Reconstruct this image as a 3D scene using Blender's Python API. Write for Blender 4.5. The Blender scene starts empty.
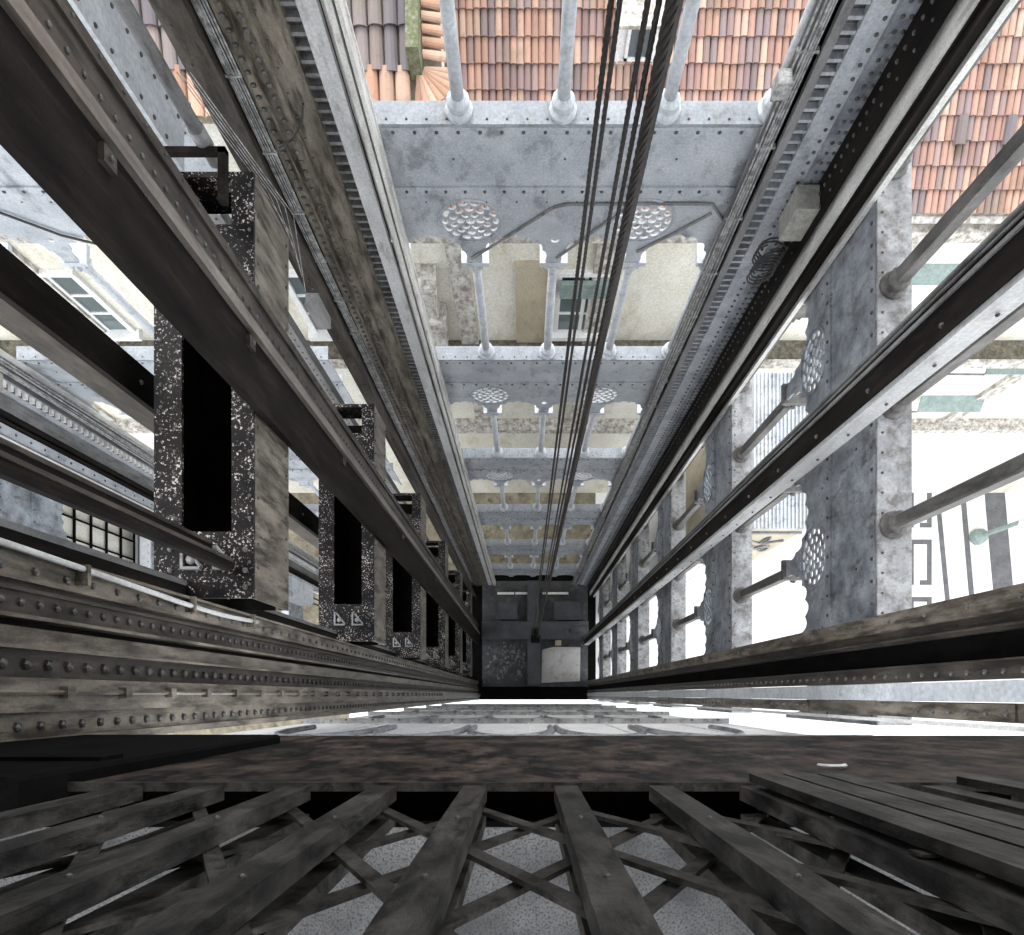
import bpy, math, random
from mathutils import Vector, Matrix
random.seed(7)
scene = bpy.context.scene
COL = scene.collection
PI = math.pi

# ------------------------------------------------------------ materials
def new_mat(name):
    m = bpy.data.materials.new(name); m.use_nodes = True
    nt = m.node_tree; b = nt.nodes['Principled BSDF']
    return m, nt, b

def N(nt, t, **kw):
    n = nt.nodes.new(t)
    for k, v in kw.items():
        if k in n.inputs: n.inputs[k].default_value = v
        else: setattr(n, k, v)
    return n

def ramp(nt, fac, stops):
    r = nt.nodes.new('ShaderNodeValToRGB')
    e = r.color_ramp.elements
    e[0].position, e[0].color = stops[0][0], (*stops[0][1], 1)
    e[1].position, e[1].color = stops[-1][0], (*stops[-1][1], 1)
    for p, c in stops[1:-1]:
        q = e.new(p); q.color = (*c, 1)
    nt.links.new(fac, r.inputs['Fac'])
    return r

def coords(nt, scale=(1, 1, 1), loc=(0, 0, 0)):
    g = nt.nodes.new('ShaderNodeNewGeometry')
    mp = nt.nodes.new('ShaderNodeMapping')
    mp.inputs['Scale'].default_value = scale
    mp.inputs['Location'].default_value = loc
    nt.links.new(g.outputs['Position'], mp.inputs['Vector'])
    return mp.outputs['Vector']

def mix(nt, fac, a, b):
    m = nt.nodes.new('ShaderNodeMix'); m.data_type = 'RGBA'
    if isinstance(fac, (int, float)): m.inputs[0].default_value = fac
    else: nt.links.new(fac, m.inputs[0])
    for s, v in ((6, a), (7, b)):
        if isinstance(v, tuple): m.inputs[s].default_value = (*v, 1)
        else: nt.links.new(v, m.inputs[s])
    return m.outputs[2]

def paint(name, c_lo, c_hi, stain=(0.1, 0.08, 0.06), stain_amt=0.5, scale=3.0, rough=0.5, metal=0.2,
          streak=1.0, bump=0.15, fine=30.0, stain_pos=0.6, spec=0.5):
    """weathered paint: two tones of blotch plus stains"""
    m, nt, b = new_mat(name)
    v = coords(nt, (1, 1, streak))
    n1 = N(nt, 'ShaderNodeTexNoise', Scale=scale, Detail=6.0, Roughness=0.62); nt.links.new(v, n1.inputs['Vector'])
    r1 = ramp(nt, n1.outputs['Fac'], [(0.33, c_lo), (0.67, c_hi)])
    v2 = coords(nt, (1, 1, streak * .6), (3.1, 7.7, 1.3))
    n2 = N(nt, 'ShaderNodeTexNoise', Scale=scale * 2.3, Detail=8.0, Roughness=0.7); nt.links.new(v2, n2.inputs['Vector'])
    f = ramp(nt, n2.outputs['Fac'], [(stain_pos - .08, (0, 0, 0)), (stain_pos + .08, (stain_amt,) * 3)])
    c = mix(nt, f.outputs['Color'], r1.outputs['Color'], stain)
    n3 = N(nt, 'ShaderNodeTexNoise', Scale=fine, Detail=3.0); nt.links.new(coords(nt), n3.inputs['Vector'])
    g = ramp(nt, n3.outputs['Fac'], [(0.3, (0.72,) * 3), (0.7, (1.0,) * 3)])
    mm = nt.nodes.new('ShaderNodeMix'); mm.data_type = 'RGBA'; mm.blend_type = 'MULTIPLY'; mm.inputs[0].default_value = 1
    nt.links.new(c, mm.inputs[6]); nt.links.new(g.outputs['Color'], mm.inputs[7])
    nt.links.new(mm.outputs[2], b.inputs['Base Color'])
    b.inputs['Roughness'].default_value = rough
    b.inputs['Metallic'].default_value = metal
    b.inputs['Specular IOR Level'].default_value = spec
    bp = N(nt, 'ShaderNodeBump', Strength=bump, Distance=0.01)
    nt.links.new(n2.outputs['Fac'], bp.inputs['Height']); nt.links.new(bp.outputs['Normal'], b.inputs['Normal'])
    return m

M = {}
M['grey'] = paint('grey_blue_paint', (.36, .385, .42), (.54, .565, .60), (.17, .18, .20), .8, 2.4, .5, 0, 1, .15, 45)
M['greyhi'] = paint('pale_grey_paint', (.46, .465, .47), (.62, .62, .62), (.2, .18, .16), .7, 4, .45, 0, .4, .15, 45)
M['greydk'] = paint('weathered_grey_paint', (.15, .15, .152), (.30, .30, .30), (.05, .042, .036), .8, 5, .45, .1, .35, .25, 60)
M['greymot'] = paint('mottled_grey_paint', (.13, .145, .165), (.42, .45, .49), (.07, .06, .055), .9, 3.6, .4, 0, 1, .2, 45)
M['silver'] = paint('worn_light_steel', (.60, .59, .565), (.84, .83, .80), (.24, .2, .17), .6, 6, .4, 0, .4, .15, 60)
M['white'] = paint('white_paint', (.46, .485, .52), (.62, .645, .68), (.24, .22, .20), .7, 4, .5, .0, 1, .1, 30, .64)
M['brown'] = paint('brown_grey_paint', (.022, .018, .015), (.095, .08, .067), (.010, .008, .006), .85, 6, .45, 0, .3, .3, 60, .56, .3)
M['khaki'] = paint('khaki_steel', (.075, .062, .049), (.28, .245, .20), (.022, .016, .011), .9, 6, .4, 0, .3, .3, 60, .54, .4)
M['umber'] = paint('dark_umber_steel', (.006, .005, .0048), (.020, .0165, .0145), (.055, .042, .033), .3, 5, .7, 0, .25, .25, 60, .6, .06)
M['black'] = paint('black_steel_and_void', (.002, .002, .002), (.007, .0065, .0065), (.018, .016, .015), .3, 5, .8, 0, .5, .15, 30, .6, .04)
M['rust'] = paint('rusty_edge_steel', (.10, .085, .075), (.25, .22, .195), (.05, .03, .02), .7, 8, .4, 0, .2)
M['gatebar'] = paint('gate_iron', (.012, .011, .011), (.085, .078, .072), (.003, .003, .003), .95, 13, .5, 0, .5, .8, 90, .54, .2)
M['gatestrap'] = paint('gate_strap_iron', (.012, .011, .010), (.08, .074, .067), (.004, .004, .004), .8, 15, .6, 0, 1, .6, 90, .58, .12)
M['fascia'] = paint('grimy_fascia', (.010, .008, .007), (.13, .096, .078), (.003, .003, .004), 1, 4.2, .55, 0, .8, .5, 80, .50, .12)
M['rope'] = paint('greased_wire_rope', (.010, .008, .007), (.028, .022, .019), (.05, .04, .03), .4, 30, .5, .1)
M['cable'] = paint('grey_cable', (.16, .16, .16), (.55, .55, .54), (.05, .045, .04), .8, 14, .5, .0)
M['cabledk'] = paint('dark_cable', (.02, .02, .02), (.045, .042, .04), (.08, .07, .06), .3, 12, .5, .0)
M['post'] = paint('grimy_post_paint', (.05, .047, .045), (.17, .16, .15), (.3, .3, .3), .4, 7, .45, 0, .4, .2, 50, .62, .3)
M['flange'] = paint('worn_grey_flange', (.20, .20, .205), (.46, .465, .475), (.10, .085, .07), .8, 4, .5, 0, 1, .2, 45, .56)
M['ledge'] = paint('pale_ledge_paint', (.27, .29, .32), (.37, .39, .42), (.15, .14, .13), .6, 4, .6, 0, 1, .1, 40, .6, .3)
M['rivet'] = paint('rivets_and_rack_gaps', (.04, .038, .036), (.14, .135, .13), (.02, .018, .016), .6, 9, .4, .1)
M['cream'] = paint('cream_plaster', (.72, .68, .57), (.86, .84, .77), (.50, .43, .30), .6, .9, .9, 0, .5)
M['creamdk'] = paint('ochre_plaster', (.42, .36, .26), (.58, .52, .40), (.28, .22, .15), .6, 1.5, .9, 0, .5)
M['stone'] = paint('pale_limestone', (.46, .44, .41), (.80, .78, .74), (.22, .18, .14), .85, 3, .85, 0, 1, .3, 20, .52)
M['moss'] = paint('mossy_pebble_ledge', (.07, .062, .046), (.24, .215, .17), (.06, .07, .03), .8, 9, .95, 0, 1, .6, 14)
M['mosswall'] = paint('mossy_parapet', (.10, .10, .07), (.30, .28, .24), (.11, .135, .03), .9, 9, .95, 0, 1, .5, 20, .5)
M['sand'] = paint('sandy_pavement', (.15, .125, .09), (.34, .30, .22), (.07, .06, .045), .8, 1.6, .95, 0, 1, .4, 6)
M['plaza'] = paint('white_limestone_pavement', (.80, .79, .77), (.90, .89, .88), (.60, .58, .56), .5, .9, .9, 0)
M['basalt'] = paint('basalt_inlay', (.105, .105, .11), (.16, .16, .17), (.25, .25, .25), .4, 2, .9, 0)
M['green'] = paint('green_canvas', (.20, .27, .25), (.32, .39, .37), (.12, .15, .13), .5, 4, .7, 0)
M['slat'] = paint('white_slats', (.80, .80, .80), (.90, .90, .89), (.6, .58, .55), .4, 2, .8, 0)
M['panelwhite'] = paint('whitewashed_panel', (.74, .75, .78), (.90, .90, .90), (.45, .44, .44), .6, 2.5, .8, 0, 1, .1, 40)
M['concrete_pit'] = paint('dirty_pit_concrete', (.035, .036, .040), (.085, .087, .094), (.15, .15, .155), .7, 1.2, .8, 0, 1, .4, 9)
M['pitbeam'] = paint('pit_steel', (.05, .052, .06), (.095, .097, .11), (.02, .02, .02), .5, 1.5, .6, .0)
M['debris'] = paint('pit_debris', (.05, .045, .04), (.32, .32, .31), (.03, .035, .018), .6, 2.2, .9, 0, 1, .5, 8)
M['slab'] = paint('pale_slab', (.38, .365, .345), (.58, .57, .56), (.20, .13, .07), .6, 1.1, .8, 0)
M['boxgrey'] = paint('beige_box', (.30, .29, .26), (.42, .41, .37), (.12, .1, .08), .6, 10, .5, 0)
M['ceil'] = paint('unseen_slab_timber', (.12, .10, .085), (.2, .17, .14), (.06, .05, .04), .4, 3, .8, 0)

# landing concrete: grey with dark pores
def mk_concrete():
    m, nt, b = new_mat('speckled_concrete')
    n1 = N(nt, 'ShaderNodeTexNoise', Scale=7.0, Detail=6.0); nt.links.new(coords(nt), n1.inputs['Vector'])
    r1 = ramp(nt, n1.outputs['Fac'], [(0.3, (.09, .09, .095)), (0.7, (.27, .27, .272))])
    n2 = N(nt, 'ShaderNodeTexNoise', Scale=170.0, Detail=3.0, Roughness=.7); nt.links.new(coords(nt), n2.inputs['Vector'])
    r2 = ramp(nt, n2.outputs['Fac'], [(0.36, (0, 0, 0)), (0.52, (1, 1, 1))])
    c = mix(nt, r2.outputs['Color'], (.06, .06, .06), r1.outputs['Color'])
    nt.links.new(c, b.inputs['Base Color']); b.inputs['Roughness'].default_value = .85
    bp = N(nt, 'ShaderNodeBump', Strength=.4, Distance=0.004)
    nt.links.new(n2.outputs['Fac'], bp.inputs['Height']); nt.links.new(bp.outputs['Normal'], b.inputs['Normal'])
    return m
M['concrete'] = mk_concrete()

# black paint speckled with droplets and chips of pale paint
def mk_wet():
    m, nt, b = new_mat('speckled_black_steel')
    n = N(nt, 'ShaderNodeTexNoise', Scale=52.0, Detail=3.0, Roughness=.62); nt.links.new(coords(nt), n.inputs['Vector'])
    n0 = N(nt, 'ShaderNodeTexNoise', Scale=5.0, Detail=3.0); nt.links.new(coords(nt), n0.inputs['Vector'])
    ad = N(nt, 'ShaderNodeMath', operation='MULTIPLY_ADD'); nt.links.new(n0.outputs['Fac'], ad.inputs[0]); ad.inputs[1].default_value = .32
    nt.links.new(n.outputs['Fac'], ad.inputs[2])
    r = ramp(nt, ad.outputs[0], [(0.755, (0, 0, 0)), (0.82, (1, 1, 1))])
    base = ramp(nt, n0.outputs['Fac'], [(0.35, (.003, .003, .004)), (0.7, (.018, .012, .009))])
    c = mix(nt, r.outputs['Color'], base.outputs['Color'], (.50, .48, .48))
    nt.links.new(c, b.inputs['Base Color']); b.inputs['Roughness'].default_value = .4; b.inputs['Specular IOR Level'].default_value = .15
    bp = N(nt, 'ShaderNodeBump', Strength=.5, Distance=0.006)
    nt.links.new(r.outputs['Color'], bp.inputs['Height']); nt.links.new(bp.outputs['Normal'], b.inputs['Normal'])
    return m
M['wet'] = mk_wet()

# clay tiles: per-tile colour attribute with weathering
def mk_tile():
    m, nt, b = new_mat('clay_tiles')
    a = nt.nodes.new('ShaderNodeVertexColor'); a.layer_name = 'tilecol'
    n1 = N(nt, 'ShaderNodeTexNoise', Scale=9.0, Detail=7.0, Roughness=.7); nt.links.new(coords(nt), n1.inputs['Vector'])
    f = ramp(nt, n1.outputs['Fac'], [(0.55, (0, 0, 0)), (0.72, (.6, .6, .6))])
    c = mix(nt, f.outputs['Color'], a.outputs['Color'], (.15, .125, .10))
    n2 = N(nt, 'ShaderNodeTexNoise', Scale=1.6, Detail=5.0); nt.links.new(coords(nt, (1, 1, 1), (5, 2, 0)), n2.inputs['Vector'])
    f2 = ramp(nt, n2.outputs['Fac'], [(0.58, (0, 0, 0)), (0.72, (.55, .55, .55))])
    c = mix(nt, f2.outputs['Color'], c, (.12, .115, .06))
    nt.links.new(c, b.inputs['Base Color']); b.inputs['Roughness'].default_value = .85
    return m
M['tile'] = mk_tile()

def mk_glass():
    m, nt, b = new_mat('window_glass')
    b.inputs['Base Color'].default_value = (.10, .13, .14, 1); b.inputs['Roughness'].default_value = .08
    b.inputs['Specular IOR Level'].default_value = .7
    return m
M['glass'] = mk_glass()

# ------------------------------------------------------------ mesh builder
class MB:
    def __init__(s): s.v = []; s.f = []; s.c = None; s.riv = set()
    def add(s, vs, fs):
        o = len(s.v); s.v += [tuple(p) for p in vs]; s.f += [tuple(i + o for i in f) for f in fs]; return s
    def box(s, x0, x1, y0, y1, z0, z1):
        if x0 > x1: x0, x1 = x1, x0
        if y0 > y1: y0, y1 = y1, y0
        if z0 > z1: z0, z1 = z1, z0
        return s.add([(x0,y0,z0),(x1,y0,z0),(x1,y1,z0),(x0,y1,z0),(x0,y0,z1),(x1,y0,z1),(x1,y1,z1),(x0,y1,z1)],
                     [(0,3,2,1),(4,5,6,7),(0,1,5,4),(1,2,6,5),(2,3,7,6),(3,0,4,7)])
    def bevbox(s, x0, x1, y0, y1, z0, z1, b=.01):
        """vertical prism with chamfered vertical edges"""
        pts = [(x0+b,y0),(x1-b,y0),(x1,y0+b),(x1,y1-b),(x1-b,y1),(x0+b,y1),(x0,y1-b),(x0,y0+b)]
        return s.prism(pts, z0, z1)
    def prism(s, pts, z0, z1):
        n = len(pts)
        return s.add([(x, y, z0) for x, y in pts] + [(x, y, z1) for x, y in pts],
                     [tuple(range(n - 1, -1, -1)), tuple(range(n, 2 * n))] + [(i, (i + 1) % n, n + (i + 1) % n, n + i) for i in range(n)])
    def tube(s, pts, r, n=8, cap=True):
        pts = [Vector(p) for p in pts]; rr = r if isinstance(r, (list, tuple)) else [r] * len(pts)
        vs = []; ref = None
        for i, p in enumerate(pts):
            t = (pts[min(i + 1, len(pts) - 1)] - pts[max(i - 1, 0)])
            if t.length < 1e-9: t = Vector((0, 0, 1))
            t.normalize()
            if ref is None: ref = Vector((1, 0, 0)) if abs(t.x) < .9 else Vector((0, 1, 0))
            a = (ref - t * ref.dot(t)).normalized(); bb = t.cross(a); ref = a
            for k in range(n):
                an = 2 * PI * k / n
                vs.append(p + (a * math.cos(an) + bb * math.sin(an)) * rr[i])
        fs = [(i*n+k, i*n+(k+1)%n, (i+1)*n+(k+1)%n, (i+1)*n+k) for i in range(len(pts)-1) for k in range(n)]
        if cap: fs += [tuple(range(n - 1, -1, -1)), tuple((len(pts)-1)*n + k for k in range(n))]
        return s.add(vs, fs)
    def lathe(s, cx, cy, prof, n=12):
        """prof: list of (radius, z)"""
        vs = [(cx + r * math.cos(2*PI*k/n), cy + r * math.sin(2*PI*k/n), z) for r, z in prof for k in range(n)]
        m = len(prof)
        fs = [(i*n+k, i*n+(k+1)%n, (i+1)*n+(k+1)%n, (i+1)*n+k) for i in range(m-1) for k in range(n)]
        fs += [tuple(range(n - 1, -1, -1)), tuple((m-1)*n + k for k in range(n))]
        return s.add(vs, fs)
    def rivet(s, p, ax, r=.016, n=6):
        """dome head on a surface at p whose outward normal is ax ('+x','-y','+z'...)"""
        d = {'x': Vector((1,0,0)), 'y': Vector((0,1,0)), 'z': Vector((0,0,1))}[ax[1]] * (1 if ax[0] == '+' else -1)
        u = Vector((0,0,1)) if ax[1] != 'z' else Vector((1,0,0)); w = d.cross(u); p = Vector(p)
        vs = []
        for rr, h in ((1.0, -.1), (.82, .55), (.35, .85)):
            for k in range(n):
                a = 2*PI*k/n
                vs.append(p + (u*math.cos(a) + w*math.sin(a))*r*rr + d*r*h)
        fs = [(i*n+k, i*n+(k+1)%n, (i+1)*n+(k+1)%n, (i+1)*n+k) for i in range(2) for k in range(n)]
        fs.append(tuple(2*n + k for k in range(n)))
        s.riv.update(range(len(s.f), len(s.f) + len(fs)))
        return s.add(vs, fs)
    def rivrow(s, p0, p1, step, ax, r=.016):
        p0, p1 = Vector(p0), Vector(p1); L = (p1 - p0).length; k = max(1, int(L / step))
        for i in range(k + 1): s.rivet(p0.lerp(p1, i / k), ax, r)
        return s
    def build(s, name, mat, parent=None, smooth=False, loc=None):
        me = bpy.data.meshes.new(name); me.from_pydata(s.v, [], s.f); me.update()
        me.materials.append(mat)
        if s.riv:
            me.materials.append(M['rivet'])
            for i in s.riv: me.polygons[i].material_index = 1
        if smooth: me.polygons.foreach_set('use_smooth', [True] * len(me.polygons))
        if s.c is not None:
            at = me.color_attributes.new('tilecol', 'FLOAT_COLOR', 'CORNER')
            i = 0
            for pi, p in enumerate(me.polygons):
                for _ in p.loop_indices:
                    at.data[i].color = (*s.c[pi], 1); i += 1
        o = bpy.data.objects.new(name, me); COL.objects.link(o)
        if parent: o.parent = parent
        if loc: o.location = loc
        return o

def plate2d(outer, holes, thick, name='plate'):
    """flat plate with real holes in the local XZ plane, front at y=0, back at y=thick"""
    cu = bpy.data.curves.new(name, 'CURVE'); cu.dimensions = '2D'; cu.fill_mode = 'BOTH'; cu.extrude = thick / 2
    for poly in [outer] + holes:
        sp = cu.splines.new('POLY'); sp.points.add(len(poly) - 1)
        for i, (x, z) in enumerate(poly): sp.points[i].co = (x, z, 0, 1)
        sp.use_cyclic_u = True
    ob = bpy.data.objects.new(name, cu); COL.objects.link(ob)
    dg = bpy.context.evaluated_depsgraph_get()
    me = bpy.data.meshes.new_from_object(ob.evaluated_get(dg))
    # curve XY -> local XZ
    me.transform(Matrix(((1,0,0,0),(0,0,-1,thick/2),(0,1,0,0),(0,0,0,1))))
    vs = [tuple(v.co) for v in me.vertices]; fs = [tuple(p.vertices) for p in me.polygons]
    bpy.data.objects.remove(ob); bpy.data.curves.remove(cu); bpy.data.meshes.remove(me)
    m = MB(); m.add(vs, fs); return m

def tag(o, label=None, cat=None, group=None, kind=None):
    if label: o['label'] = label
    if cat: o['category'] = cat
    if group: o['group'] = group
    if kind: o['kind'] = kind
    elif cat: o['kind'] = 'thing'
    return o

def empty(name, loc, label, cat, group=None, rz=0):
    o = bpy.data.objects.new(name, None); COL.objects.link(o); o.location = loc; o.rotation_euler = (0, 0, rz)
    o.empty_display_size = .1
    return tag(o, label, cat, group)

def dup(root, loc, label, rz=None, group=None):
    r = root.copy(); COL.objects.link(r); r.location = loc
    if rz is not None: r.rotation_euler = (0, 0, rz)
    r['label'] = label
    if group: r['group'] = group
    for ch in list(root.children):
        c = ch.copy(); COL.objects.link(c); c.parent = r
        for g in list(ch.children):
            d = g.copy(); COL.objects.link(d); d.parent = c
    return r

# ------------------------------------------------------------ dimensions (camera eye is the origin)
TOP, BOT = 1.0, -29.9            # vertical members
LV = [-5.9 - 4.15 * k for k in range(6)]         # storey girders
LVP = [-5.2 - 4.15 * k for k in range(6)]        # pier frames
ORD = ['topmost', 'second-highest', 'third-highest', 'fourth-highest', 'fifth-highest', 'lowest']
def ordl(k): return ORD[k]

# ------------------------------------------------------------ arcade girders (local: length along +x, face at y=0 towards -y, top at z=0)
def foil_arch(xa, xb, zs, zc, lobes=7, seg=5):
    """scalloped arch edge from (xb,zs) over the crown zc to (xa,zs), right to left"""
    cx = (xa + xb) / 2; a = (xb - xa) / 2; h = zc - zs; out = []
    for i in range(lobes):
        t0, t1 = PI * i / lobes, PI * (i + 1) / lobes
        for j in range(seg):
            t = t0 + (t1 - t0) * j / seg; bul = math.sin(PI * j / seg) * .10 * (1 + .5 * math.sin(t))
            out.append((cx + a * math.cos(t) * (1 + bul * .5 - .05), zs + h * (math.sin(t) ** .8) * (1 + bul)))
    out.append((xa, zs))
    return out

def rosette(cx, cz, R):
    hs = []
    def blob(r, an, a, b, n=8):
        px, pz = cx + r * math.cos(an), cz + r * math.sin(an)
        u = (math.cos(an), math.sin(an)); w = (-u[1], u[0])
        hs.append([(px + u[0]*a*math.cos(2*PI*k/n) + w[0]*b*math.sin(2*PI*k/n), pz + u[1]*a*math.cos(2*PI*k/n) + w[1]*b*math.sin(2*PI*k/n)) for k in range(n)])
    blob(0, 0, R*.16, R*.16)
    for k in range(6): blob(R*.33, 2*PI*k/6, R*.145, R*.125)
    for k in range(10): blob(R*.60, 2*PI*(k+.5)/10, R*.125, R*.15)
    for k in range(14): blob(R*.87, 2*PI*k/14, R*.11, R*.165)
    return hs

def make_girder(posts, x0, x1, flange_d, mats, label, group, cat='steel girder', web=(-.02, -.78), spr=-1.90, crown=-1.5):
    root = empty('arcade_girder', (0, 0, 0), label, cat, group)
    f = MB(); f.box(x0, x1, -.012, flange_d, -.03, 0)
    f.rivrow((x0 + .1, .03, 0), (x1 - .1, .03, 0), .16, '+z', .012)
    f.build('flange', mats[0], root)
    w = MB(); w.box(x0, x1, 0, .02, web[1] - .05, -.03)
    w.box(x0, x1, -.02, 0, -.12, -.03); w.box(x0, x1, -.02, 0, web[1] - .06, web[1] + .05)
    w.rivrow((x0 + .08, -.02, -.075), (x1 - .08, -.02, -.075), .18, '-y', .018)
    w.rivrow((x0 + .08, -.02, web[1]), (x1 - .08, -.02, web[1]), .18, '-y', .018)
    w.rivrow((x0 + .3, 0, -.4), (x1 - .3, 0, -.4), .85, '-y', .012)
    w.box(x0, x1, .02, flange_d * .8, web[1] - .05, web[1] - .03)
    w.build('web_plate', mats[1], root)
    # spandrel with foiled arches and pierced rosettes
    zt = web[1] - .05
    xs = [x0] + [p for p in posts if x0 < p < x1] + [x1]
    outer = [(x0, zt), (x1, zt)]
    g = .075
    for i in range(len(xs) - 1, 0, -1):
        a, b = xs[i - 1], xs[i]
        aa = a + (g if i - 1 > 0 else 0.03); bb = b - (g if i < len(xs) - 1 else 0.03)
        outer.append((b - .001 if i == len(xs) - 1 else b, spr)) if i == len(xs) - 1 else None
        outer.append((bb, spr)); outer += foil_arch(aa, bb, spr, crown)
        outer.append((a, spr))
    seen = []
    for p in outer:
        if not seen or (abs(seen[-1][0] - p[0]) + abs(seen[-1][1] - p[1])) > 1e-4: seen.append(p)
    holes = []
    for i, p in enumerate(posts):
        if i % 2 == 1: holes += rosette(p, (zt + crown) / 2 - .06, .29)
        else: holes += [[(p + .045 * math.cos(2*PI*k/10), crown - .02 + .045 * math.sin(2*PI*k/10)) for k in range(10)]]
    s = plate2d(seen, holes, .02)
    s.rivrow((x0 + .1, 0, zt - .12), (x1 - .1, 0, zt - .12), .27, '-y', .010)
    spn = s.build('spandrel', mats[2], root)
    for i, p in enumerate(posts):                                # ring mouldings round the rosettes
        if i % 2 == 1:
            r = MB(); cz = (zt + crown) / 2 - .06
            r.tube([(p + .315*math.cos(2*PI*k/28), -.004, cz + .315*math.sin(2*PI*k/28)) for k in range(29)], .012, 5)
            r.build('rosette_moulding', mats[2], spn)
    return root

def make_post(height, mat, square=False):
    """column standing on a girder, local base at z=0"""
    root = empty('arcade_post', (0, 0, 0), 'x', 'post', None)
    MB().lathe(0, 0, [(.115, 0), (.115, .03), (.085, .05), (.095, .08), (.095, .12), (.06, .16)]).build('base', mat, root)
    if square: MB().bevbox(-.055, .055, -.055, .055, .16, height - .22, .012).build('shaft', mat, root)
    else: MB().lathe(0, 0, [(.052, .16), (.054, .6), (.048, height - .22)]).build('shaft', mat, root, True)
    c = MB().lathe(0, 0, [(.055, height - .27), (.075, height - .25), (.055, height - .22), (.062, height - .16), (.115, height - .07)])
    for k in range(8):
        a = 2*PI*k/8
        c.lathe(.10*math.cos(a), .10*math.sin(a), [(.008, height-.17), (.034, height-.13), (.036, height-.09), (.01, height-.06)], 5)
    c.box(-.15, .15, -.11, .11, height - .07, height - .005)
    c.build('capital', mat, root)
    return root

PH = 4.15 - 1.90 - .03           # post height between capital and next flange
BP = [-1.39, -.54, .31, 1.16, 2.01]              # back posts of the main shaft
YB = 4.69
gb = make_girder(BP, -1.9, 2.6, .18, (M['ledge'], M['grey'], M['grey']),
                 'x', 'pierced girders along the back of the main shaft')
for k, z in enumerate(LV):
    lab = f'grey riveted girder with pierced rosettes behind the ropes, {ordl(k)}'
    if k == 0: gb.location = (0, YB, z); gb['label'] = lab
    else: dup(gb, (0, YB, z), lab)
pnames = ['beside the brown toothed column', 'second from the brown toothed column', 'just left of the ropes', 'just right of the ropes', 'beside the grey toothed column']
pp = make_post(PH + .04, M['white']); first = True
for k in range(-1, 5):
    z = (-5.9 - 4.15 * k) - 4.15
    for i, x in enumerate(BP):
        lab = f'pale column {pnames[i]}, on the ' + ordl(k + 1) + ' back girder'
        zz = z + .0
        if first: pp.location = (x, YB + .095, zz); tag(pp, lab, 'column', 'columns of the back arcade'); first = False
        else: dup(pp, (x, YB + .095, zz), lab, group='columns of the back arcade')

for pts, lab in (([(-.57, -7.71), (-.2, -7.36), (.28, -6.9), (.4, -6.86), (1.66, -6.85), (1.78, -6.86), (1.96, -7.1)], 'longest grey conduit crossing the topmost girder above both rosettes'),
                 ([(.34, -7.70), (.86, -7.05), (1.0, -6.9)], 'short slanting conduit on the topmost girder, behind the ropes'),
                 ([(1.18, -7.6), (1.5, -7.3), (1.81, -6.99)], 'slanting conduit on the topmost girder beside the rosette next to the cables')):
    tag(MB().tube([(x, YB - .016, z) for x, z in pts], .014, 6).build('conduit', M['greydk']), lab, 'conduit')
# second shaft, back wall
BP2 = [-6.6, -5.75, -4.9, -4.05, -3.2]
gb2 = make_girder(BP2, -7.1, -2.75, .18, (M['ledge'], M['grey'], M['grey']), 'x', 'pierced girders along the back of the neighbouring shaft')
for k, z in enumerate(LV[:4]):
    lab = f'grey pierced girder at the back of the neighbouring shaft, {ordl(k)}'
    if k == 0: gb2.location = (0, YB, z); gb2['label'] = lab
    else: dup(gb2, (0, YB, z), lab)
for k in range(-1, 3):
    for i, x in enumerate(BP2):
        dup(pp, (x, YB + .095, -5.9 - 4.15 * (k + 1)), f'pale column behind the neighbouring shaft, {["first", "second", "third", "fourth", "fifth"][i]} in its row, on the {ordl(k + 1)} girder', group='columns of the neighbouring back arcade')

# right wall (faces -x): local x -> world -y
RPY = [4.33, 3.35, 2.37, 1.39, .41]
RP = [-y for y in RPY]
XR = 2.9
gr = make_girder(RP, -4.55, .25, .27, (M['flange'], M['greymot'], M['greymot']), 'x', 'pierced girders along the right side of the shaft', web=(-.02, -.95), spr=-2.1, crown=-1.55)
for k, z in enumerate(LV):
    lab = f'mottled blue-grey riveted girder on the bright plaza side of the shaft, {ordl(k)}'
    if k == 0: gr.location = (XR, 0, z); gr.rotation_euler = (0, 0, -PI/2); gr['label'] = lab
    else: dup(gr, (XR, 0, z), lab)
rpn = ['next to the toothed column', 'second from the toothed column', 'behind the dark guide beam', 'second from the front', 'at the front end']
p2 = make_post(PH - .16, M['post'], True); first = True
for k in range(-1, 5):
    for i, y in enumerate(RPY):
        lab = f'dark square column {rpn[i]}, plaza side, on the {ordl(k + 1)} girder'
        loc = (XR + .115, y, -5.9 - 4.15 * (k + 1))
        if first: p2.location = loc; tag(p2, lab, 'column', 'columns of the right arcade'); first = False
        else: dup(p2, loc, lab, group='columns of the right arcade')

# far left wall of the neighbouring shaft (faces +x): local x -> world +y
gl = make_girder([.41, 1.39, 2.37, 3.35, 4.33], -.2, 4.5, .2, (M['white'], M['greymot'], M['greymot']), 'x', 'pierced girders on the far left')
for k, z in enumerate(LV[1:5]):
    lab = f'pale pierced girder on the far side of the neighbouring shaft, {ordl(k)}'
    if k == 0: gl.location = (-7.4, 0, z); gl.rotation_euler = (0, 0, PI/2); gl['label'] = lab
    else: dup(gl, (-7.4, 0, z), lab)

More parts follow.
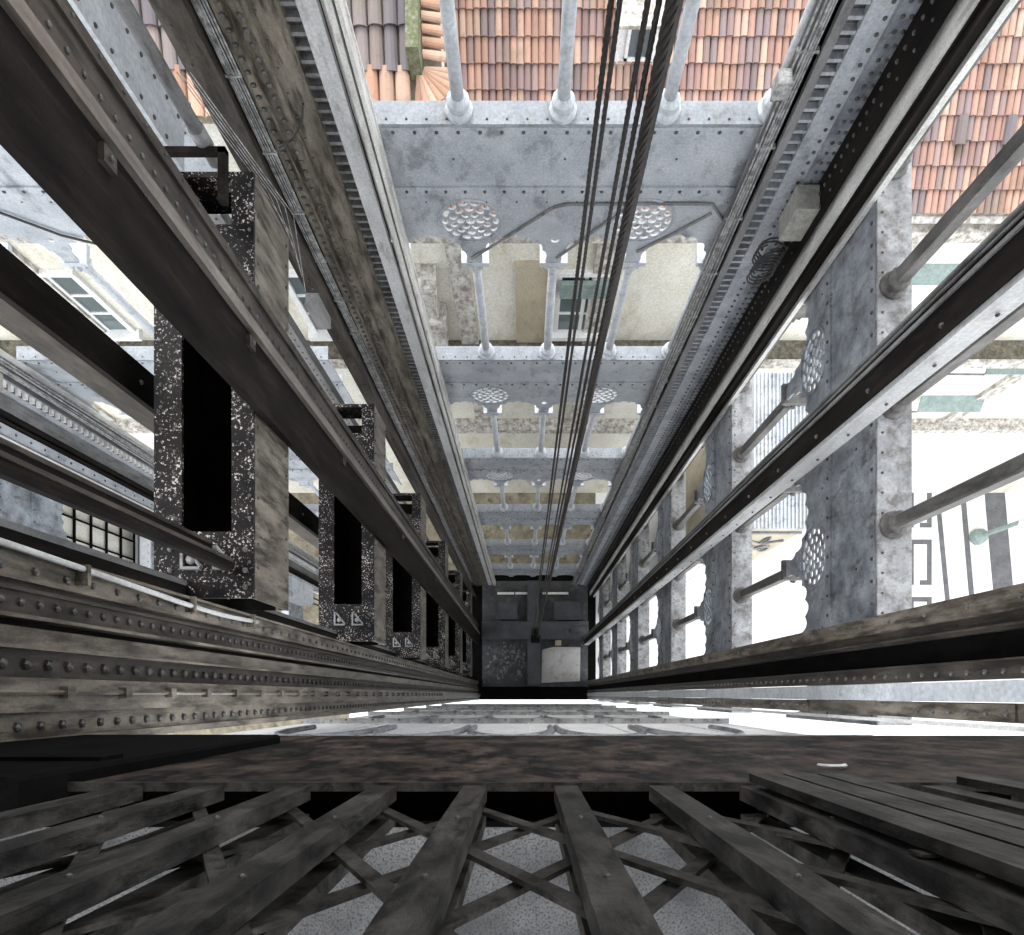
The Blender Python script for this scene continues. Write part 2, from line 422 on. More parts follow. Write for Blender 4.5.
# ------------------------------------------------------------ front side below the landing: white panels between dark beams
fp = empty('front_panel', (0, 0, 0), 'x', 'wall panel', 'white panels of the front side')
m = MB(); m.box(-3.1, 2.85, -.42, -.40, -4.12, -.06)
m.build('panel', M['panelwhite'], fp)
m = MB()
for x in (-2.0, -1.0, 0.05, 1.1, 2.1): m.box(x - .012, x + .012, -.40, -.385, -4.0, -.1)
m.rivrow((-2.4, -.40, -.65), (2.7, -.40, -.65), .35, '+y', .012)
m.build('seam', M['panelwhite'], fp)
m = MB(); m.box(-3.1, 2.85, -.42, -.36, -.16, -.02); m.box(-3.1, 2.85, -.42, -.325, -.02, .0)
m.rivrow((-2.5, -.345, 0), (2.7, -.345, 0), .36, '+z', .02)
m.build('cross_beam', M['greydk'], fp)
for x in (-2.05, -1.1, -.15, .8, 1.75):
    m = MB(); pts = []
    for t in range(13):
        a = PI * t / 12
        pts.append((x + .44 * math.cos(a), -.378, -2.0 + 1.5 * math.sin(a)))
    m.tube([(pts[0][0], -.378, -2.6)] + pts + [(pts[-1][0], -.378, -2.6)], .034, 6)
    m.build('arch_rib', M['greymot'], fp)
for k, z in enumerate(LV):
    lab = f'white panel with curved arch ribs below the dark landing fascia, {ordl(k)}'
    if k == 0: fp.location = (0, 0, z); fp['label'] = lab
    else: dup(fp, (0, 0, z), lab)

# ------------------------------------------------------------ vertical members
def vpart(root, name, mat, boxes, rivs=()):
    m = MB()
    for b in boxes: m.box(*b, *( () if len(b) == 6 else (BOT, TOP)))
    for (p, ax, step, r) in rivs: m.rivrow((p[0], p[1], -1.5), (p[0], p[1], BOT + .2), step, ax, r)
    return m.build(name, mat, root)

# back left toothed column ------------------------------------------------
def teeth_strip(x0, x1, yb, ztop, zbot, pitch, th, dep):
    """one connected comb: teeth of depth dep standing on a thin back strip"""
    prof = []; z = ztop
    while z > zbot: prof += [(yb - dep, z), (yb - dep, z - th), (yb - .002, z - th), (yb - .002, z - pitch)]; z -= pitch
    vs = []
    for y, z in prof: vs += [(x0, y, z), (x1, y, z), (x0, yb + .01, z), (x1, yb + .01, z)]
    fs = []; gaps = []
    for i in range(len(prof) - 1):
        a, b = 4 * i, 4 * i + 4
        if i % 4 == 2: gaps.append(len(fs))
        fs += [(a, a + 1, b + 1, b), (a, b, b + 2, a + 2), (a + 1, a + 3, b + 3, b + 1), (a + 2, b + 2, b + 3, a + 3)]
    m = MB(); m.add(vs, fs); m.riv.update(gaps); return m  # recesses between teeth take the dark rivet colour as painted gap shade
def rack_part(root, x0, x1, yb, mat_r):
    teeth_strip(x0, x1, yb, -2.0, BOT + .2, .11, .03, .055).build('rack_teeth', mat_r, root)
cb = empty('rack_column', (-1.7, 4.6, BOT), 'tall riveted steel column with toothed rack left of the back arcade', 'rack column')
cb.location = (0, 0, 0)
vpart(cb, 'guide_rail', M['silver'], [(-1.32, -1.27, 4.55, 4.64), (-1.245, -1.215, 4.53, 4.64), (-1.36, -1.2, 4.64, 4.66)])
vpart(cb, 'front_plate', M['greyhi'], [(-1.51, -1.37, 4.56, 4.62)], )
vpart(cb, 'rack_back', M['umber'], [(-1.66, -1.37, 4.63, 4.65)])
rack_part(cb, -1.62, -1.51, 4.63, M['greydk'])
vpart(cb, 'web_plate', M['khaki'], [(-1.83, -1.62, 4.57, 4.63), (-1.64, -1.62, 4.54, 4.57)], [((-1.80, 4.57), '-y', .22, .012)])
vpart(cb, 'riveted_angle', M['khaki'], [(-2.07, -1.83, 4.54, 4.60), (-1.97, -1.955, 4.51, 4.54)],
      [((-1.90, 4.54), '-y', .11, .023), ((-2.02, 4.54), '-y', .11, .023)])
vpart(cb, 'outer_plate', M['brown'], [(-2.42, -2.2, 4.46, 4.60), (-2.2, -2.07, 4.56, 4.6)], [((-2.36, 4.46), '-y', .3, .014)])
m = MB()
for i in range(6):
    x = -2.175 + i * .018
    m.tube([(x + .006 * math.sin(j * 1.7 + i), 4.53 - .004 * (i % 2), TOP - j * 1.2) for j in range(26)], .007, 5)
z = -3
while z > -29: m.box(-2.19, -2.07, 4.515, 4.56, z - .02, z); z -= .75
m.build('cable_run', M['cable'], cb)

# back right toothed column
cr = empty('rack_column', (0, 0, 0), 'tall grey steel column with toothed rack and cables right of the back arcade', 'rack column')
vpart(cr, 'guide_rail', M['greydk'], [(2.10, 2.17, 4.55, 4.63), (2.075, 2.10, 4.6, 4.66)])
vpart(cr, 'rack_back', M['umber'], [(2.1, 2.34, 4.64, 4.66)])
rack_part(cr, 2.17, 2.29, 4.64, M['grey'])
vpart(cr, 'front_plate', M['grey'], [(2.29, 2.47, 4.57, 4.63)], [((2.43, 4.57), '-y', .12, .018)])
vpart(cr, 'riveted_angle', M['greymot'], [(2.47, 2.62, 4.53, 4.60)], [((2.52, 4.53), '-y', .11, .018), ((2.58, 4.53), '-y', .11, .018)])
vpart(cr, 'side_plate', M['umber'], [(2.60, 2.64, 4.24, 4.6)], [((2.60, 4.42), '-x', .11, .018), ((2.60, 4.30), '-x', .22, .014)])
m = MB()
for i in range(5):
    x = 1.945 + i * .028
    m.tube([(x + .01 * math.sin(j * 1.3 + i), 4.57 - .006 * (i % 2), TOP - j * 1.2) for j in range(26)], .009 + .004 * (i == 2), 6)
z = -3.3
while z > -29: m.box(1.93, 2.09, 4.565, 4.61, z - .025, z); z -= .9
m.build('cable_run', M['cable'], cr)
vpart(cr, 'cable_tray', M['greydk'], [(1.93, 2.1, 4.6, 4.63)])

# light guide beam in front of right column
lb = empty('guide_beam', (0, 0, 0), 'pale grey vertical guide beam right of the right toothed column', 'guide beam')
vpart(lb, 'box_section', M['silver'], [(2.68, 2.86, 4.12, 4.40)])
vpart(lb, 'rail', M['umber'], [(2.70, 2.83, 4.10, 4.12), (2.72, 2.74, 4.06, 4.1)])
vpart(lb, 'nose_strip', M['silver'], [(2.835, 2.885, 4.06, 4.12)])

# right central guide beam (dark with white underside)
rb = empty('guide_beam', (0, 0, 0), 'dark greasy central guide beam with pale underside on the right side', 'guide beam')
vpart(rb, 'guide_face', M['umber'], [(2.45, 2.52, 2.11, 2.39)], [((2.45, 2.17), '-x', .9, .02)])
vpart(rb, 'rail_strip', M['greydk'], [(2.435, 2.45, 2.30, 2.325), (2.435, 2.45, 2.355, 2.37), (2.42, 2.45, 2.385, 2.4)])
vpart(rb, 'web_plate', M['greyhi'], [(2.47, 2.63, 2.07, 2.11)], [((2.56, 2.06), '-y', .6, .014)])

# left central guide beam
lm = empty('guide_beam', (0, 0, 0), 'dark brown central guide beam with worn rusty edge on the left side', 'guide beam')
vpart(lm, 'guide_face', M['umber'], [(-1.955, -1.9, 2.05, 2.50)], [])
vpart(lm, 'worn_edge', M['rust'], [(-1.95, -1.86, 2.50, 2.545), (-1.94, -1.875, 2.56, 2.60)])
vpart(lm, 'riveted_strip', M['brown'], [(-1.957, -1.95, 2.60, 2.96), (-1.95, -1.93, 2.66, 2.69), (-1.95, -1.93, 2.86, 2.88)],
      [((-1.95, 2.74), '+x', .12, .017), ((-1.95, 2.93), '+x', .2, .012)])
for z in (-3.2, -4.9, -7.4, -11, -15):
    m = MB(); m.box(-1.90, -1.87, 2.38, 2.46, z - .10, z); m.rivet((-1.87, 2.42, z - .05), '+x', .02)
    m.build('clamp', M['brown'], lm)

# riveted white plate behind pipe
wp = empty('cover_plate', (0, 0, 0), 'whitish riveted plate running down behind the grey pipe at upper left', 'steel plate')
vpart(wp, 'plate', M['white'], [(-2.50, -2.46, 3.78, 4.16, LVP[0] + .0, TOP)],)
m = MB(); m.rivrow((-2.46, 3.83, -1.5), (-2.46, 3.83, -5.1), .16, '+x', .016); m.rivrow((-2.46, 4.10, -1.5), (-2.46, 4.10, -5.1), .16, '+x', .016)
m.build('rivet_row', M['greydk'], wp)
# grey pipe
pi_ = empty('drain_pipe', (0, 0, 0), 'grey round pipe hanging down the upper left, ending above a black opening', 'pipe')
MB().tube([(-2.15, 3.70, TOP), (-2.15, 3.70, -5.0)], .045, 14).build('pipe', M['greydk'], pi_, True)
MB().tube([(-2.15, 3.70, -4.7), (-2.15, 3.70, -4.85)], .055, 14).build('socket', M['greydk'], pi_, True)
m = MB(); m.box(-2.45, -2.0, 3.62, 3.66, -4.85, -4.80); m.box(-2.05, -2.0, 3.3, 3.66, -4.86, -4.8)
m.build('bracket', M['umber'], pi_)
wi = MB()
for i in range(5):
    a = Vector((-2.08 + .02*i, 3.72, -4.3)); b = Vector((-1.98 + .03*i, 3.9 - .12*i, -6.1)); c = (a + b)/2 + Vector((.04*i, .1, -.3))
    wi.tube([a, a.lerp(c, .6), c, c.lerp(b, .6), b], .003, 5)
tag(wi.build('loose_cable', M['cable']), 'thin pale loose wires beside the lower end of the grey pipe', 'cable')

# pair of poles on left ending at bracket + front left plates
for i, (x, y, lab) in enumerate(((-2.28, 1.06, 'upper of the two dark guide rods ending on the black bracket'),
                                 (-2.12, .93, 'lower of the two dark guide rods ending on the black bracket'))):
    r_ = empty('guide_rod', (0, 0, 0), lab, 'guide rod', 'guide rods ending on the black bracket')
    MB().bevbox(x - .045, x + .045, y - .045, y + .045, -5.14, TOP, .02).build('rod', M['umber'], r_)
    MB().box(x + .045, x + .055, y + .012, y + .035, -5.1, TOP).build('wear_strip', M['brown'], r_)

# ------------------------------------------------------------ pier frames between the two shafts
pf = empty('box_girder', (0, 0, 0), 'x', 'steel girder', 'black-topped frames between the two shafts')
X0, X1, Y0, Y1 = -2.68, -1.96, .70, 3.78
m = MB(); m.box(X0, X0 + .2, Y0, Y1, -.03, 0); m.rivrow((X0 + .05, Y0 + .1, 0), (X0 + .05, Y1 - .1, 0), .16, '+z', .014)
m.rivrow((X0 + .15, Y0 + .1, 0), (X0 + .15, Y1 - .1, 0), .16, '+z', .014)
m.build('outer_flange', M['wet'], pf)
m = MB(); m.box(X1 - .16, X1, Y0, Y1, -.03, 0); m.rivrow((X1 - .03, Y0 + .1, 0), (X1 - .03, Y1 - .1, 0), .16, '+z', .014)
m.build('inner_flange', M['wet'], pf)
m = MB(); m.box(X1 - .02, X1, Y0, Y1, -.75, -.03)
m.rivrow((X1, Y0 + .06, -.08), (X1, Y1 - .1, -.08), .17, '+x', .016); m.rivrow((X1, Y0 + .06, -.70), (X1, Y1 - .1, -.70), .17, '+x', .016)
m.box(X1 - .1, X1, Y0, Y1, -.77, -.75)
m.build('inner_web', M['khaki'], pf)
m = MB(); m.box(X0, X0 + .02, Y0, Y1, -.75, -.03); m.box(X0 + .02, X1 - .1, Y0, Y1, -.77, -.75)  # second box is a black sheet standing in for the dark void
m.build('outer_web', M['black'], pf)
MB().box(X0 + .2, X1 - .16, Y1 - .04, Y1, -.4, 0).build('end_diaphragm', M['wet'], pf)
m = MB(); m.box(X0 + .2, X1 - .16, Y1 - .62, Y1 - .38, -.03, 0)
m.rivrow((X0 + .25, Y1 - .42, 0), (X1 - .2, Y1 - .42, 0), .12, '+z', .014)
m.build('cross_plate', M['wet'], pf)
m = MB(); m.box(X0 + .2, X1 - .16, Y0, Y0 + .48, -.03, 0)
for x in (X0 + .12, X1 - .06):
    for y in (Y0 + .08, Y0 + .2, Y0 + .35): m.rivet((x, y, 0), '+z', .024)
m.build('front_end_plate', M['wet'], pf)
for x in (-2.4, -2.17):
    m = MB(); y = Y0 + .27
    m.box(x - .07, x + .07, y - .07, y - .05, 0, .05); m.box(x - .07, x - .05, y - .07, y + .1, 0, .05)
    m.tube([(x - .05, y + .1, .03), (x + .07, y - .05, .03)], .012, 5); m.lathe(x, y, [(.035, 0), (.035, .04), (.018, .06)], 8)
    m.build('bracket', M['greydk'], pf)
for k, z in enumerate(LVP):
    lab = f'riveted frame with black speckled top between the two shafts, {ordl(k)}'
    if k == 0: pf.location = (0, 0, z); pf['label'] = lab
    else: dup(pf, (0, 0, z), lab)
# black bottom sheet is added to pass for the dark void inside each frame
# intermediate pier struts (vertical corner legs of pier)
for i, (x, y, mt) in enumerate(((-2.62, 4.1, 'greydk'), (-2.1, 4.1, 'brown'))):
    r_ = empty('corner_post', (0, 0, 0), ['grey angle leg at the back of the pier, on its far side', 'brown angle leg at the back of the pier, beside the toothed column'][i], 'steel post')
    m = MB(); m.box(x - .08, x + .08, y, y + .02, BOT, LVP[0] - .8); m.box(x + .06, x + .08, y - .1, y, BOT, LVP[0] - .8)
    m.rivrow((x - .04, y, -6.2), (x - .04, y, -29), .15, '-y', .014); m.build('angle', M[mt], r_)

# small electrical cabinets on pier below top frames
def cabinet(x, y, z, w, d, h, lab, mat='boxgrey'):
    r_ = empty('junction_box', (x, y, z), lab, 'junction box')
    bd = MB().box(-w/2, w/2, -d/2, d/2, -h, 0).build('body', M[mat], r_)
    MB().box(-w/2 - .008, w/2 + .008, -d/2 - .02, -d/2, -h + .02, .008).build('lid', M[mat], bd)
    m = MB()
    for i in (-1, 1): m.lathe(i * w * .25, 0, [(.014, -h - .06), (.02, -h)], 8)
    m.build('gland', M['cabledk'], bd)
    return r_
cabinet(2.50, 4.40, -6.35, .20, .20, .46, 'beige metal junction box clipped to the right toothed column')
cabinet(-2.0, 3.72, -6.75, .12, .10, .45, 'small dark box between the topmost black-topped girder and the toothed column', 'greydk')
tag(MB().tube([(-1.69, 4.50, -5.48), (-1.74, 4.47, -5.62), (-1.86, 4.47, -5.78), (-2.02, 4.50, -5.92)], .009, 6).build('loop_cable', M['cabledk']), 'short black cable looping across the toothed column beside the upper window arcade', 'cable')
tag(MB().tube([(-5.6, YB - .03, -6.95), (-5.08, YB - .03, -6.95), (-4.7, YB - .03, -7.3), (-4.3, YB - .03, -7.5), (-3.6, YB - .03, -8.0)], .014, 6).build('wall_cable', M['cabledk']), 'black cable curving across the topmost girder of the neighbouring shaft', 'cable')
m = MB(); random.seed(3)
for i in range(7):
    pts = []; cx, cy, cz = 2.42 - .012 * i, 4.34, -7.05 - .02 * i
    for j in range(15):
        a = 2*PI*j/12 + i; pts.append((cx + .13 * math.cos(a), cy - .02 * i + .05*math.sin(a*.5), cz + .16 * math.sin(a)))
    m.tube(pts, .009, 5)
tag(m.build('cable_coil', M['cabledk']), 'black coiled cables dangling under the beige junction box', 'cable coil')
cabinet(1.90, 4.52, -5.25, .10, .1, .16, 'small pale box on the cables above the right end of the white flange', 'cable')
cabinet(-2.08, .95, -6.25, .12, .16, .62, 'grey upright box below the front end of the topmost pier frame', 'grey')

# ------------------------------------------------------------ front left plate column
fl = empty('plate_column', (0, 0, 0), 'stack of brown riveted vertical plates filling the lower left side', 'plate column')
vpart(fl, 'pipe_plate', M['khaki'], [(-2.0, -1.93, .44, .56), (-1.93, -1.90, .545, .56)], [((-1.93, .485), '+x', .19, .02)])
vpart(fl, 'upper_plate', M['brown'], [(-2.05, -1.98, .31, .44), (-1.98, -1.955, .405, .42)], [((-1.98, .365), '+x', .11, .02)])
vpart(fl, 'upper_ridge', M['khaki'], [(-2.02, -1.90, .292, .307)])
vpart(fl, 'middle_plate', M['khaki'], [(-2.0, -1.93, .19, .262)])
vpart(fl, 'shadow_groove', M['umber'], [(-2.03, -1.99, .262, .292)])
vpart(fl, 'middle_ridge', M['khaki'], [(-2.0, -1.885, .175, .188)])
vpart(fl, 'rivet_plate', M['brown'], [(-2.0, -1.95, .065, .175)], [((-1.95, .12), '+x', .13, .027)])
vpart(fl, 'rail_plate', M['khaki'], [(-1.95, -1.85, -.065, .065)])
m = MB(); m.tube([(-1.835, .01, TOP), (-1.835, .01, -16)], .010, 6)
z = -1.6
while z > -16: m.box(-1.85, -1.815, -.012, .034, z - .05, z); z -= .42
m.build('clip_rod', M['khaki'], fl)
vpart(fl, 'lower_plate', M['khaki'], [(-1.95, -1.89, -.165, -.065)], [((-1.89, -.12), '+x', .13, .022)])
vpart(fl, 'lower_ridge', M['khaki'], [(-1.93, -1.86, -.2, -.165)])
# conduit running along it
cd = MB(); pts = []
for j in range(29):
    z = 0.5 - j * .2
    off = 0.0 if z > -3.6 else min(.03, (-3.6 - z) * .03)
    pts.append((-1.895, .54 - .02 * math.sin(j * .35) - off, z))
cdr = empty('conduit', (0, 0, 0), 'cream flexible conduit running along the top brown plate at lower left', 'conduit')
cd.tube(pts, .014, 8).build('tube', M['greyhi'], cdr, True)
for z in (-3.1, -4.1, -5.0):
    MB().box(-1.93, -1.875, .47, .56, z - .012, z + .012).build('clamp', M['khaki'], cdr)

# front right plate column
fr = empty('plate_column', (0, 0, 0), 'stack of brown and white vertical plates filling the lower right side', 'plate column')
vpart(fr, 'top_plate', M['khaki'], [(2.60, 2.68, .455, .585)], [((2.60, .52), '-x', .45, .016)])
vpart(fr, 'upper_plate', M['brown'], [(2.64, 2.70, .36, .455), (2.60, 2.64, .375, .39)])
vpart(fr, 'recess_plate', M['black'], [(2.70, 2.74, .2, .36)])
vpart(fr, 'rivet_plate', M['brown'], [(2.60, 2.70, .088, .2), (2.585, 2.6, .19, .2)], [((2.60, .13), '-x', .16, .02)])
vpart(fr, 'white_strip', M['white'], [(2.58, 2.64, -.04, .08)])
vpart(fr, 'lower_plate', M['khaki'], [(2.60, 2.66, -.15, -.045)], [])
for z0 in (-3.8, -6.6, -9.5, -13):
    m = MB(); m.box(2.585, 2.60, -.145, -.05, z0 - 1.0, z0)
    m.rivrow((2.585, -.10, z0 - .06), (2.585, -.10, z0 - .94), .15, '-x', .02)
    m.build('splice_plate', M['khaki'], fr)
vpart(fr, 'edge_pipe', M['silver'], [(2.56, 2.585, -.19, -.165)])

# ------------------------------------------------------------ neighbouring shaft verticals
b1 = empty('guide_beam', (0, 0, 0), 'dark grey and brown guide beam of the neighbouring shaft, ending behind the black frame', 'guide beam')
vpart(b1, 'dark_face', M['umber'], [(-3.0, -2.95, 2.27, 2.54)], [((-2.95, 2.4), '+x', 1.9, .02)])
vpart(b1, 'brown_face', M['brown'], [(-3.22, -3.0, 2.27, 2.31)])
b2 = empty('rack_column', (0, 0, 0), 'toothed column and cable bundle of the neighbouring shaft at the far left', 'rack column')
vpart(b2, 'outer_rail', M['silver'], [(-7.1, -7.0, 4.52, 4.62)])
m = MB()
for i in range(7):
    m.tube([(-6.97 + .01 * (i % 2), 4.31 + i * .032 + .01 * math.sin(j * 1.1 + i * 2), -2 - j * 1.15) for j in range(25)], .013, 5)
m.build('cable_run', M['cable'], b2)
vpart(b2, 'cable_tray', M['greydk'], [(-7.1, -7.02, 4.25, 4.52)])
m = teeth_strip(4.12, 4.20, 7.0, -4.0, -24, .14, .05, .05)
m.v = [(-y, x, z) for x, y, z in m.v]
m.build('rack_teeth', M['silver'], b2)
vpart(b2, 'rack_plate', M['grey'], [(-7.1, -7.0, 4.20, 4.25), (-7.1, -7.0, 4.06, 4.12), (-7.1, -7.03, 4.12, 4.20)])
vpart(b2, 'dark_web', M['greydk'], [(-7.1, -7.04, 3.82, 4.06)])
vpart(b2, 'inner_angle', M['umber'], [(-7.1, -6.95, 3.74, 3.80), (-7.1, -6.98, 3.66, 3.70)])
vpart(b2, 'pale_plate', M['grey'], [(-7.1, -7.0, 3.5, 3.64)], [((-7.0, 3.57), '+x', .3, .02)])
vpart(b2, 'lower_angle', M['silver'], [(-7.05, -6.97, 3.42, 3.46)])
cabinet(-6.75, 3.95, -8.6, .3, .22, .5, 'small pale junction box on the far left toothed column')

# far left lower plates
b3 = empty('plate_column', (0, 0, 0), 'dark plates of the neighbouring shaft above the brown plates at lower left', 'plate column')
vpart(b3, 'top_angle', M['greydk'], [(-2.5, -2.44, .79, .825)])
vpart(b3, 'dark_plate', M['umber'], [(-2.5, -2.45, .68, .79)])
vpart(b3, 'lower_plate', M['brown'], [(-2.5, -2.47, .6, .68)], [])
for i, y in enumerate((1.42, 1.34)):
    tag(MB().tube([(-3.1, y, TOP), (-3.1, y, -20)], .012, 6).build('hanging_cable', M['cabledk']), ['upper of two thin dark cables crossing the gridded window at far left', 'lower of two thin dark cables crossing the gridded window at far left'][i], 'cable')

# gridded stair window far left
gw = empty('grid_window', (-7.9, 0, 0), 'cream lit window with a thin black square grid, beyond the neighbouring shaft', 'window')
m = MB()
for i in range(7): m.box(.02, .05, 2.0 + .36 * i - .014, 2.0 + .36 * i + .014, -14.5, -11.6)
for j in range(7): m.box(.02, .05, 2.0, 4.16, -11.6 - .483 * j - .02, -11.6 - .483 * j + .02)
m.build('grid', M['black'], gw)
MB().box(-.06, .0, 2.0, 4.2, -14.5, -11.6).build('pane', M['cream'], gw)
m = MB(); m.box(-.06, .1, .6, 2.0, -16.1, -9.1); m.box(-.06, .1, 2.0, 4.35, -11.6, -9.0); m.box(-.06, .1, 2.0, 4.35, -17, -14.5)
m.build('surround', M['grey'], gw)

# ------------------------------------------------------------ ropes
random.seed(5)
def rope(x, y, r, lab, strands=6, twist=9.0, seg=.06):
    root = empty('hoist_rope', (x, y, 0), lab, 'rope', 'hoist ropes hanging down the middle')
    m = MB(); m.tube([(0, 0, TOP), (0, 0, -29.3)], r * .72, 8)
    m.build('core', M['rope'], root)
    m = MB()
    for s_ in range(strands):
        zt, zb = -1.8, -16.0
        n = int((zt - zb) / seg); pts = []
        for j in range(n + 1):
            z = zt + (zb - zt) * j / n; a = 2*PI*s_/strands + twist * z
            pts.append((math.cos(a) * r * .66, math.sin(a) * r * .66, z))
        m.tube(pts, r * .36, 4, False)
    m.build('strand', M['rope'], root)
rp = [(.305, 2.46, .013, 'leftmost thin black hoist rope in front of the back arcade'),
      (.328, 2.40, .011, 'second thin black hoist rope from the left, close to the first'),
      (.425, 2.40, .012, 'third black hoist rope from the left, in the middle of the bunch'),
      (.458, 2.37, .012, 'fourth black hoist rope from the left, beside the thick rope')]
for x, y, r, lab in rp: rope(x, y, r, lab, 5, 30.0, .035)
rope(.502, 2.33, .031, 'thick twisted black hoist rope, rightmost of the bunch', 8, 14.0, .05)

# ------------------------------------------------------------ landing: fascia, sill, gate, floor
fa = empty('landing_fascia', (0, 0, 0), 'dark grimy steel fascia spanning the picture above the folding gate', 'steel fascia')
m = MB(); m.box(-1.83, 2.56, -.215, -.20, -3.55, -1.62)
m.build('plate', M['fascia'], fa)
MB().box(-1.83, 2.56, -.215, -.195, -1.62, -1.605).build('sill_lip', M['gatestrap'], fa)
m = MB(); m.tube([(.83 + .035*math.cos(a), -.19, -1.95 + .03 * math.sin(a)) for a in [PI*k/8 for k in range(9)]], .006, 5)
m.build('ring', M['silver'], fa)
jb = MB(); jb.bevbox(-1.84, -1.02, -.24, -.165, -3.0, -1.45, .01); jb.box(-1.84, -1.06, -.17, -.155, -1.9, -1.8)  # black box added over the fascia end to read as dark void
tag(jb.build('dark_infill_box', M['black']), 'black box added to darken the fascia end at lower left of the gate', 'dark_infill')
tr = MB(); tr.box(-1.83, 2.56, -.30, -.22, -1.80, -1.76); tr.box(-1.83, 2.56, -.305, -.290, -1.76, -1.66)
tag(tr.build('gate_track', M['black']), 'black slotted bottom track between the fascia and the concrete landing', 'gate track')
lf = MB(); lf.box(-3.6, 4.0, -3.0, -.305, -1.85, -1.665)
tag(lf.build('landing_floor', M['concrete']), 'speckled grey concrete landing floor under the folding gate', 'floor', kind='structure')

ga = empty('folding_gate', (0, 0, 0), 'dark iron folding lattice gate fanning across the bottom of the picture', 'gate')
barx = [-.87, -.69, -.50, -.31, -.11, .09, .30, .50, .70, .90, 1.10]
def bar_mb(dx0=0):
    m = MB()
    m.box(-.026, .026, -.006, 0, 0, 1.9)               # front face of the channel
    m.box(-.026, -.020, -.032, -.006, 0, 1.9); m.box(.020, .026, -.032, -.006, 0, 1.9)
    for z in (.42, .80, 1.18): m.rivet((0, 0, z), '+y', .005)
    return m
bar_mesh = None
for i, x in enumerate(barx):
    if bar_mesh is None:
        o = bar_mb().build('gate_bar', M['gatebar'], ga); bar_mesh = o.data
    else:
        o = bpy.data.objects.new('gate_bar', bar_mesh); COL.objects.link(o); o.parent = ga
    o.location = (x, -.20, -1.59)
m = MB(); m.box(-.024, .024, -.006, 0, 0, 1.9); m.box(-.024, -.018, -.026, -.006, 0, 1.9); m.box(.018, .024, -.026, -.006, 0, 1.9)
back_mesh = None
for i, x in enumerate(barx):
    if back_mesh is None: o = m.build('rear_bar', M['gatestrap'], ga); back_mesh = o.data
    else:
        o = bpy.data.objects.new('rear_bar', back_mesh); COL.objects.link(o); o.parent = ga
    o.location = (x, -.262, -1.59)
# crossing straps spanning two bays
def strap(x0, z0, x1, z1, y):
    m = MB(); d = Vector((x1 - x0, 0, z1 - z0)); L = d.length; d.normalize(); nrm = Vector((-d.z, 0, d.x)) * .013
    a, b = Vector((x0, y, z0)), Vector((x1, y, z1)); t = Vector((0, .004, 0))
    vs = [a - nrm - t, b - nrm - t, b + nrm - t, a + nrm - t, a - nrm + t, b - nrm + t, b + nrm + t, a + nrm + t]
    m.add(vs, [(0,1,2,3),(7,6,5,4),(0,4,5,1),(1,5,6,2),(2,6,7,3),(3,7,4,0)])
    return m.build('strap', M['gatestrap'], ga)
for i in range(len(barx) - 2):
    xa, xb = barx[i], barx[i + 2]
    for zb in (-1.52, -.76):
        strap(xa, zb, xb, zb + .76, -.238)
        strap(xb, zb, xa, zb + .76, -.254)
# stacked horizontal slats at right of the gate (folded gate leaf)
fg = empty('folded_gate', (0, 0, 0), 'folded bundle of long flat gate bars at the lower right', 'gate')
for i, (x, y) in enumerate(((.525, -.172), (.60, -.172), (.675, -.172), (.98, -.178), (1.18, -.178))):
    MB().box(x - .033, x + .033, y - .018, y, -1.58, .3).build('bar', M['gatebar'], fg)
MB().box(.48, 1.25, -.197, -.193, -.9, -.87).build('tie', M['gatestrap'], fg)

# ------------------------------------------------------------ pit floor
PZ = -30.0
MB().box(-2.3, 2.95, -.2, 5.0, PZ - .3, PZ - .02).build('floor', M['black'])  # black colour stands in for the unlit void round the pit slab
tag(bpy.data.objects['floor'], 'black bottom of the lift shaft', 'floor', kind='structure')
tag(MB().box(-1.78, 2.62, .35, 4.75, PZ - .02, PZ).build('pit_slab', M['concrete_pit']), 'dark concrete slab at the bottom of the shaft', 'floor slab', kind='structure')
tag(MB().box(-7.4, -2.3, -.2, 4.98, PZ - .3, PZ - .02).build('floor', M['black']), 'black bottom of the neighbouring lift shaft', 'floor', kind='structure')  # black slab added so the neighbouring shaft reads as dark void
def simple(name, boxes, mat, lab, cat, group=None):
    m = MB()
    for b in boxes: m.box(*b)
    return tag(m.build(name, mat), lab, cat, group)
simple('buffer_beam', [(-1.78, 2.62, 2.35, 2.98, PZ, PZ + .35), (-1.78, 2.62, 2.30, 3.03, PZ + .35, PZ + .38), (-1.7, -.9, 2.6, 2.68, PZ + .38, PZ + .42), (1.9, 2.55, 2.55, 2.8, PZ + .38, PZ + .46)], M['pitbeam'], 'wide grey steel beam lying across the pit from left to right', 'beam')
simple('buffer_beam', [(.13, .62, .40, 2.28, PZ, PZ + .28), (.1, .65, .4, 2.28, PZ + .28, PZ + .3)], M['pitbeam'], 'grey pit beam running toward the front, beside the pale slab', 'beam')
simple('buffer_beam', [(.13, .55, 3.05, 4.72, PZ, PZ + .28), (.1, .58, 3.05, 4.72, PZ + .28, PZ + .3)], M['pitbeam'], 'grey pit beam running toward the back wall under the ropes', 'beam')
sl = MB(); sl.prism([(.68, .50), (2.28, .58), (2.30, 1.98), (1.2, 2.0), (.70, 1.88)], PZ, PZ + .14)
tag(sl.build('pale_slab', M['slab']), 'pale square stained slab lying in the pit', 'slab')
simple('brick_block', [(1.25, 1.5, 2.06, 2.27, PZ, PZ + .16)], M['creamdk'], 'small ochre block behind the pale slab in the pit', 'block')
simple('light_tube', [(-1.15, -.45, 4.18, 4.27, PZ + .05, PZ + .12), (-1.15, -1.1, 4.2, 4.25, PZ, PZ + .05), (-.5, -.45, 4.2, 4.25, PZ, PZ + .05)], M['slat'], 'leftmost white tube at the back of the pit', 'tube', 'white tubes in the pit')
